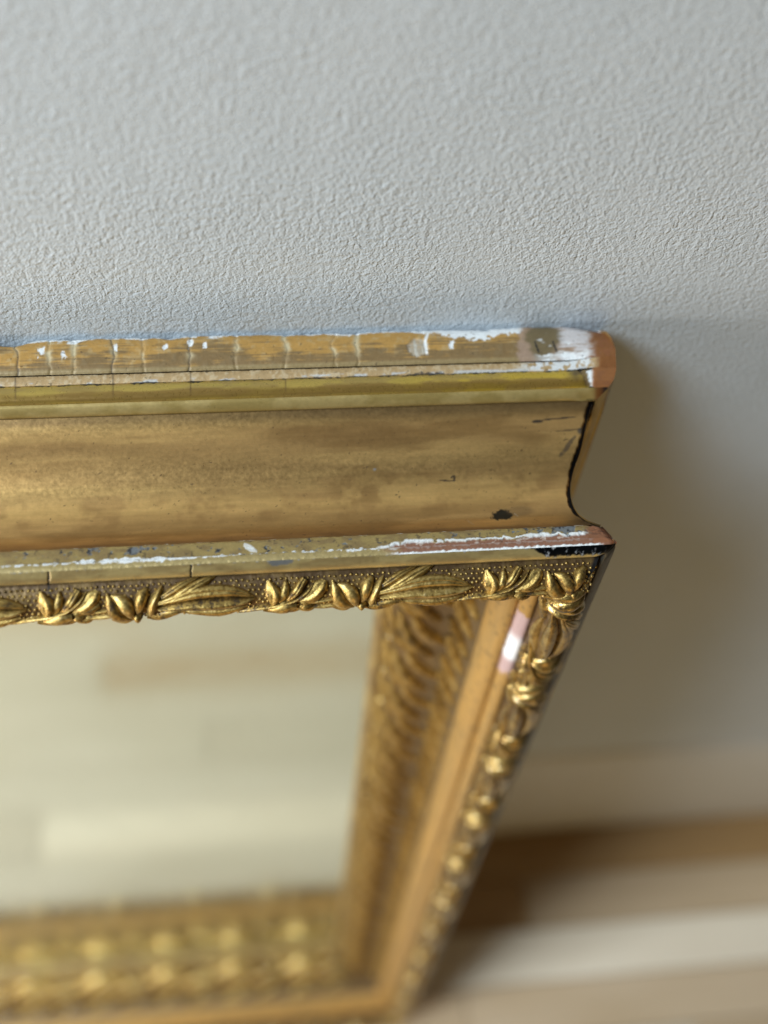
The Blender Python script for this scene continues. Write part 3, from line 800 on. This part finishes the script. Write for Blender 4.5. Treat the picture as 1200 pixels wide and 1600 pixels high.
def blade(name, surf, pts, width, height, cross='round', n=14, na=9, mat=None, wob=0.0, seed=0, base=0.0):
    """one leaf, petal, bud or stem lying on a moulding; pts, width, height in mm on the moulding's surface"""
    C = spl(pts, n); Wd = np.maximum(spl(width, n), 0.12); Ht = np.maximum(spl(height, n), 0.1)
    T = np.gradient(C, axis=0); T /= np.linalg.norm(T, axis=1, keepdims=True) + 1e-9
    B = np.stack([-T[:, 1], T[:, 0]], 1)
    a = np.linspace(-1, 1, na)
    if cross == 'round': prof = np.sqrt(np.clip(1 - a ** 2, 0, 1))
    elif cross == 'vein': prof = np.sqrt(np.clip(1 - a ** 2, 0, 1)) * (0.55 + 0.45 * np.minimum(1, np.abs(a) * 2.6))
    elif cross == 'ridge': prof = (1 - np.abs(a)) ** 0.75 * 0.75 + 0.25 * np.sqrt(np.clip(1 - a ** 2, 0, 1))
    elif cross == 'plate': prof = (1 - np.abs(a) ** 6) * (0.72 + 0.28 * (1 - np.abs(a))) - 0.26 * np.exp(-(a / 0.13) ** 2)
    elif cross == 'cup': prof = np.where(a < 0.1, np.sqrt(np.clip(1 - (a / 1.0) ** 2, 0, 1)) * 0.55, np.sqrt(np.clip(1 - ((a - 0.1) / 0.9) ** 2, 0, 1)))
    rg = np.random.default_rng(seed)
    V = []
    for i in range(n):
        jit = 1 + wob * (rg.random(na) - .5)
        sx = C[i, 0] + B[i, 0] * a * Wd[i] / 2; tx = C[i, 1] + B[i, 1] * a * Wd[i] / 2
        z = prof * Ht[i] * jit + base
        z[0] = z[-1] = -0.5
        V.append(surf.at(sx, np.clip(tx, 0, surf.L), z))
    V = np.array(V).reshape(-1, 3) / 1000
    idx = np.arange(n * na).reshape(n, na)
    F = np.stack([idx[:-1, :-1], idx[1:, :-1], idx[1:, 1:], idx[:-1, 1:]], -1).reshape(-1, 4)
    return mesh_from(name, V, F, mat or MO)

# outer frieze: one repeat, drawn at 1143 units of length and read across from the lip (0) to the crest
VT_PX = [0, 31, 49, 61, 66, 73]; VT_T = [0.8, 8.0, 11.8, 14.6, 16.2, 18.2]
UN = 79.0 / 1143
def FZ(X, Y):
    v = (Y - (260 - 0.0458 * X)) / 3.333
    return (X * UN, float(np.interp(v, VT_PX, VT_T)))
def fz(name, pts, w, h, cross='round', n=14, na=9, **k):
    FULL.append((name, blade(name, FR, [(FZ(*p)[0], min(FZ(*p)[1] * 1.5, FR.L - 1.2)) for p in pts], [x * UN * 1.45 for x in w], [x * 1.25 for x in h], cross, n, na, mat=MO3, **k)))
    return (name, blade(name, FR, [FZ(*p) for p in pts], [x * UN * 1.2 for x in w], [x * 0.98 for x in h], cross, n, na, **k))
FULL = []      # the same repeat spread over the whole width, for the rails seen from the inside
REP = [
    fz('leaf', [(-285, 412), (-180, 380), (-70, 352), (60, 342), (150, 350), (226, 374)], [16, 40, 56, 56, 38, 5], [1.4, 2.4, 2.8, 2.7, 2.2, .8], 'plate', 24, 15, wob=.06, seed=1),
    fz('leaf', [(-270, 438), (-150, 420), (-30, 412), (80, 404), (170, 392), (226, 378)], [14, 42, 56, 54, 32, 5], [1.6, 2.9, 3.5, 3.4, 2.7, .9], 'ridge', 24, 13, wob=.06, seed=2),
    fz('leaf', [(-160, 462), (0, 468), (90, 458), (190, 428)], [10, 44, 42, 8], [.8, 2.2, 2.2, .8], 'round', 14, 7, wob=.08, seed=3),
    fz('leaf', [(-258, 372), (-165, 318), (-48, 248)], [24, 40, 8], [1.6, 2.6, .9], 'plate', 16, 15, wob=.06, seed=4),
    fz('leaf', [(-244, 400), (-150, 350), (-50, 300), (30, 246)], [18, 40, 44, 10], [1.6, 2.9, 2.9, 1.0], 'plate', 18, 15, wob=.06, seed=5),
    fz('stem', [(118, 472), (230, 440), (330, 418), (420, 388), (492, 335), (524, 290)], [12, 15, 15, 15, 14, 9], [1.2, 2.0, 2.6, 2.8, 2.6, 1.4], 'round', 22, 7, seed=6),
    fz('bud', [(312, 418), (322, 372), (310, 332), (296, 288)], [24, 76, 64, 16], [1.6, 3.2, 2.7, .8], 'cup', 14, 11, wob=.05, seed=7),
    fz('petal', [(348, 404), (374, 350), (384, 282)], [16, 46, 12], [1.2, 2.4, .8], 'round', 12, 9, wob=.06, seed=8),
    fz('leaf', [(388, 396), (432, 350), (482, 284)], [14, 42, 38], [1.4, 2.9, 2.2], 'plate', 14, 13, wob=.08, seed=9),
    fz('petal', [(452, 392), (512, 362), (560, 316), (584, 284)], [16, 62, 70, 30], [1.4, 2.5, 2.2, 1.0], 'cup', 14, 11, wob=.06, seed=10),
    fz('petal', [(470, 402), (530, 388), (582, 358)], [12, 40, 26], [1.2, 2.2, 1.0], 'round', 12, 9, wob=.06, seed=11),
    fz('bud', [(300, 450), (340, 440), (390, 428), (446, 420)], [18, 46, 60, 34], [1.4, 2.8, 3.3, 2.0], 'round', 14, 9, wob=.07, seed=12),
    fz('bud', [(440, 424), (470, 420), (506, 418)], [30, 52, 22], [1.6, 2.8, 1.2], 'cup', 10, 9, wob=.06, seed=13),
    fz('leaf', [(262, 468), (330, 478), (420, 470), (470, 450)], [8, 34, 36, 10], [.8, 1.7, 1.7, .6], 'ridge', 14, 7, wob=.08, seed=14),
    fz('leaf', [(430, 452), (500, 456), (548, 438)], [10, 40, 14], [.9, 2.2, .9], 'round', 12, 7, wob=.08, seed=15),
    fz('stem', [(500, 410), (565, 402), (650, 386)], [14, 17, 17], [1.2, 1.7, 1.6], 'round', 12, 7, seed=16),
    fz('stem', [(512, 436), (585, 430), (660, 418)], [13, 17, 17], [1.2, 1.7, 1.6], 'round', 12, 7, seed=17),
    fz('bud', [(738, 436), (672, 408), (644, 352), (626, 292)], [22, 62, 54, 10], [1.8, 3.3, 2.8, .9], 'round', 16, 11, wob=.05, seed=18),
    fz('petal', [(752, 428), (736, 372), (700, 328), (656, 306)], [24, 66, 54, 14], [2.0, 3.9, 3.1, 1.2], 'round', 16, 11, wob=.05, seed=19),
    fz('petal', [(774, 406), (786, 346), (806, 300), (828, 268)], [20, 54, 52, 22], [1.6, 3.3, 2.9, 1.2], 'round', 14, 9, wob=.05, seed=20),
    fz('petal', [(822, 418), (840, 352), (866, 304), (890, 260)], [36, 48, 40, 8], [2.2, 3.4, 2.7, .9], 'ridge', 14, 9, wob=.05, seed=21),
    fz('bud', [(752, 442), (772, 434), (798, 426)], [20, 44, 18], [1.6, 3.2, 1.6], 'round', 10, 9, seed=22),
    fz('leaf', [(628, 462), (690, 462), (750, 444)], [14, 40, 14], [1.2, 2.6, 1.2], 'ridge', 12, 7, wob=.06, seed=23),
    fz('leaf', [(800, 446), (856, 444), (930, 424), (1000, 404)], [20, 46, 44, 14], [1.6, 2.5, 2.0, .9], 'ridge', 14, 9, wob=.06, seed=24),
]
def copies(rep, kind, offs, lim):
    r = rails[kind]
    Ln = (LW if kind in ('top', 'bottom') else LH)
    for off in offs:
        for nm, me in rep:
            xs = [v.co.x for v in (me.vertices[0], me.vertices[-1])]
            lo, hi = min(xs) + off, max(xs) + off
            if lo < -Ln / 2 - lim or hi > Ln / 2 + lim: continue
            o = obj(nm, me, r); o.location = (off + rng.normal(0, 0.0004), rng.normal(0, 0.00018), rng.normal(0, 0.00018)); o.rotation_euler = (0, rng.normal(0, 0.0008), 0)
PER = 0.079
# the tulip's left edge (625 units) sits 26 mm from the corner on the top rail
top_off = LW / 2 - 0.0262 - 625 * UN / 1000
copies(REP, 'top', [top_off - i * PER for i in range(0, 9)] + [top_off + PER], -0.009)
right_off = -LH / 2 + 0.016 - 625 * UN / 1000
copies(FULL, 'right', [right_off + i * PER for i in range(-1, 12)], -0.010)
copies(FULL, 'bottom', [-LW / 2 + 0.016 - 625 * UN / 1000 + i * PER for i in range(-1, 9)], -0.010)

# pounced dots on the frieze ground (too fine to pick apart)
def dots(kind, x0, x1, pitch, rad, t0, t1, ring):
    g = np.random.default_rng(5)
    Vs, Fs = [], []
    u = np.linspace(0, 2 * math.pi, ring, endpoint=False)
    lev = [(1.0, -0.15), (0.86, 0.5), (0.45, 0.88)]
    k = 0
    for j, t in enumerate(np.arange(t0, t1, pitch * 0.87)):
        for x in np.arange(x0 + (j % 2) * pitch / 2, x1, pitch):
            cx = x + g.normal(0, .16); ct = t + g.normal(0, .16); rr = rad * (0.85 + .3 * g.random())
            ring_pts = []
            for (q, z) in lev:
                ring_pts.append(FR.at(cx + np.cos(u) * rr * q, np.clip(ct + np.sin(u) * rr * q, 0, FR.L), np.full(ring, z * rr * 1.05)))
            ring_pts.append(FR.at(np.array([cx]), np.array([ct]), np.array([rr * 1.05])))
            Vs.append(np.concatenate(ring_pts))
            for a in range(2):
                for i in range(ring):
                    Fs.append((k + a * ring + i, k + a * ring + (i + 1) % ring, k + (a + 1) * ring + (i + 1) % ring, k + (a + 1) * ring + i))
            for i in range(ring):
                Fs.append((k + 2 * ring + i, k + 2 * ring + (i + 1) % ring, k + 3 * ring, k + 3 * ring))
            k += 3 * ring + 1
    V = np.concatenate(Vs) / 1000
    quads = [f for f in Fs if f[2] != f[3]]; tris = [f[:3] for f in Fs if f[2] == f[3]]
    me = bpy.data.meshes.new('bead_ground')
    me.from_pydata(V.tolist(), [], quads + tris)
    me.polygons.foreach_set('use_smooth', np.full(len(me.polygons), True))
    me.materials.append(MO)
    o = obj('bead_ground', me, rails[kind]); o['kind'] = 'stuff'
    return o
dots('top', LW * 500 - 262, LW * 500 - 9, 1.95, 0.56, 3.2, 17.5, 8)
dots('right', -LH * 500 + 10, -LH * 500 + 330, 2.1, 0.62, 3.2, 17.5, 6)

# inner band: broad curling leaves, buds and a row of berries by the glass
IP = 65.0
def ib(name, pts, w, h, cross='round', n=14, na=9, mat=None, **k):
    return (name, blade(name, IN, pts, w, h, cross, n, na, mat=mat or MO2, **k))
IREP = [
    ib('leaf', [(64, 20), (54, 29), (38, 38), (16, 45)], [4, 13, 15, 4], [1.5, 4.8, 5.2, 1.5], 'vein', 18, 9, wob=.10, seed=31),
    ib('leaf', [(74, 30), (60, 39), (44, 46), (22, 51)], [4, 11, 12, 3], [1.5, 4.2, 4.6, 1.2], 'ridge', 18, 9, wob=.10, seed=32),
    ib('leaf', [(38, 18), (28, 26), (14, 34), (-6, 39)], [3, 11, 11, 3], [1.5, 4.2, 4.4, 1.2], 'cup', 18, 9, wob=.10, seed=33),
    ib('leaf', [(78, 42), (64, 49), (48, 53), (32, 54)], [3, 8, 9, 3], [1.2, 3.8, 4.0, 1.0], 'ridge', 16, 9, wob=.10, seed=35),
    ib('leaf', [(62, 3), (52, 9), (38, 14), (22, 17)], [3, 9, 9, 3], [1.2, 3.8, 3.8, 1.2], 'vein', 14, 9, wob=.12, seed=36, mat=MO4),
    ib('leaf', [(30, 3), (20, 8), (8, 13), (-8, 16)], [3, 8, 9, 3], [1.2, 3.4, 3.6, 1.2], 'ridge', 14, 9, wob=.12, seed=37, mat=MO4),
    ib('bud', [(18, 45), (24, 47), (31, 46)], [5, 9.5, 5], [2.2, 5.4, 2.2], 'round', 14, 11, seed=38),
    ib('petal', [(2, 44), (8, 48), (16, 52)], [3, 7, 3], [1.8, 4.0, 1.6], 'round', 10, 7, seed=40),
    ib('stem', [(72, 14), (54, 30), (30, 42), (4, 52)], [2, 3, 3, 2], [1.5, 3.8, 3.8, 1.5], 'round', 16, 7, seed=41),
]
# the side rail carries the same sprays, smaller and closer
def sq(pts): return [(p[0] * 0.55, p[1]) for p in pts]
ISIDE = [
    ib('leaf', sq([(64, 22), (54, 29), (38, 37), (16, 43)]), [3, 8, 9, 3], [1.5, 4.2, 4.6, 1.5], 'vein', 16, 9, wob=.12, seed=51),
    ib('leaf', sq([(74, 32), (60, 40), (44, 46), (22, 51)]), [3, 7, 8, 3], [1.5, 3.8, 4.0, 1.2], 'ridge', 16, 9, wob=.12, seed=52),
    ib('leaf', sq([(38, 18), (28, 25), (14, 32), (-6, 36)]), [3, 7, 7, 3], [1.5, 3.8, 4.0, 1.2], 'cup', 16, 9, wob=.12, seed=53),
    ib('leaf', sq([(78, 44), (64, 50), (48, 53), (32, 54)]), [3, 6, 6, 3], [1.2, 3.4, 3.6, 1.0], 'ridge', 14, 9, wob=.12, seed=54),
    ib('leaf', sq([(62, 3), (52, 9), (38, 14), (22, 17)]), [3, 7, 7, 3], [1.2, 3.6, 3.8, 1.2], 'vein', 14, 9, wob=.12, seed=55, mat=MO4),
    ib('leaf', sq([(30, 3), (20, 9), (8, 14), (-8, 18)]), [3, 6, 7, 3], [1.2, 3.4, 3.6, 1.2], 'ridge', 14, 9, wob=.12, seed=56, mat=MO4),
    ib('petal', sq([(4, 44), (10, 48), (20, 51)]), [2, 5, 2], [1.8, 3.8, 1.6], 'round', 10, 7, seed=57),
]
copies(ISIDE, 'right', [-LH / 2 + 0.040 + i * IP * 0.00055 for i in range(0, 21)], -0.045)
copies(IREP, 'bottom', [-LW / 2 + 0.060 + i * IP / 1000 for i in range(0, 8)], -0.050)
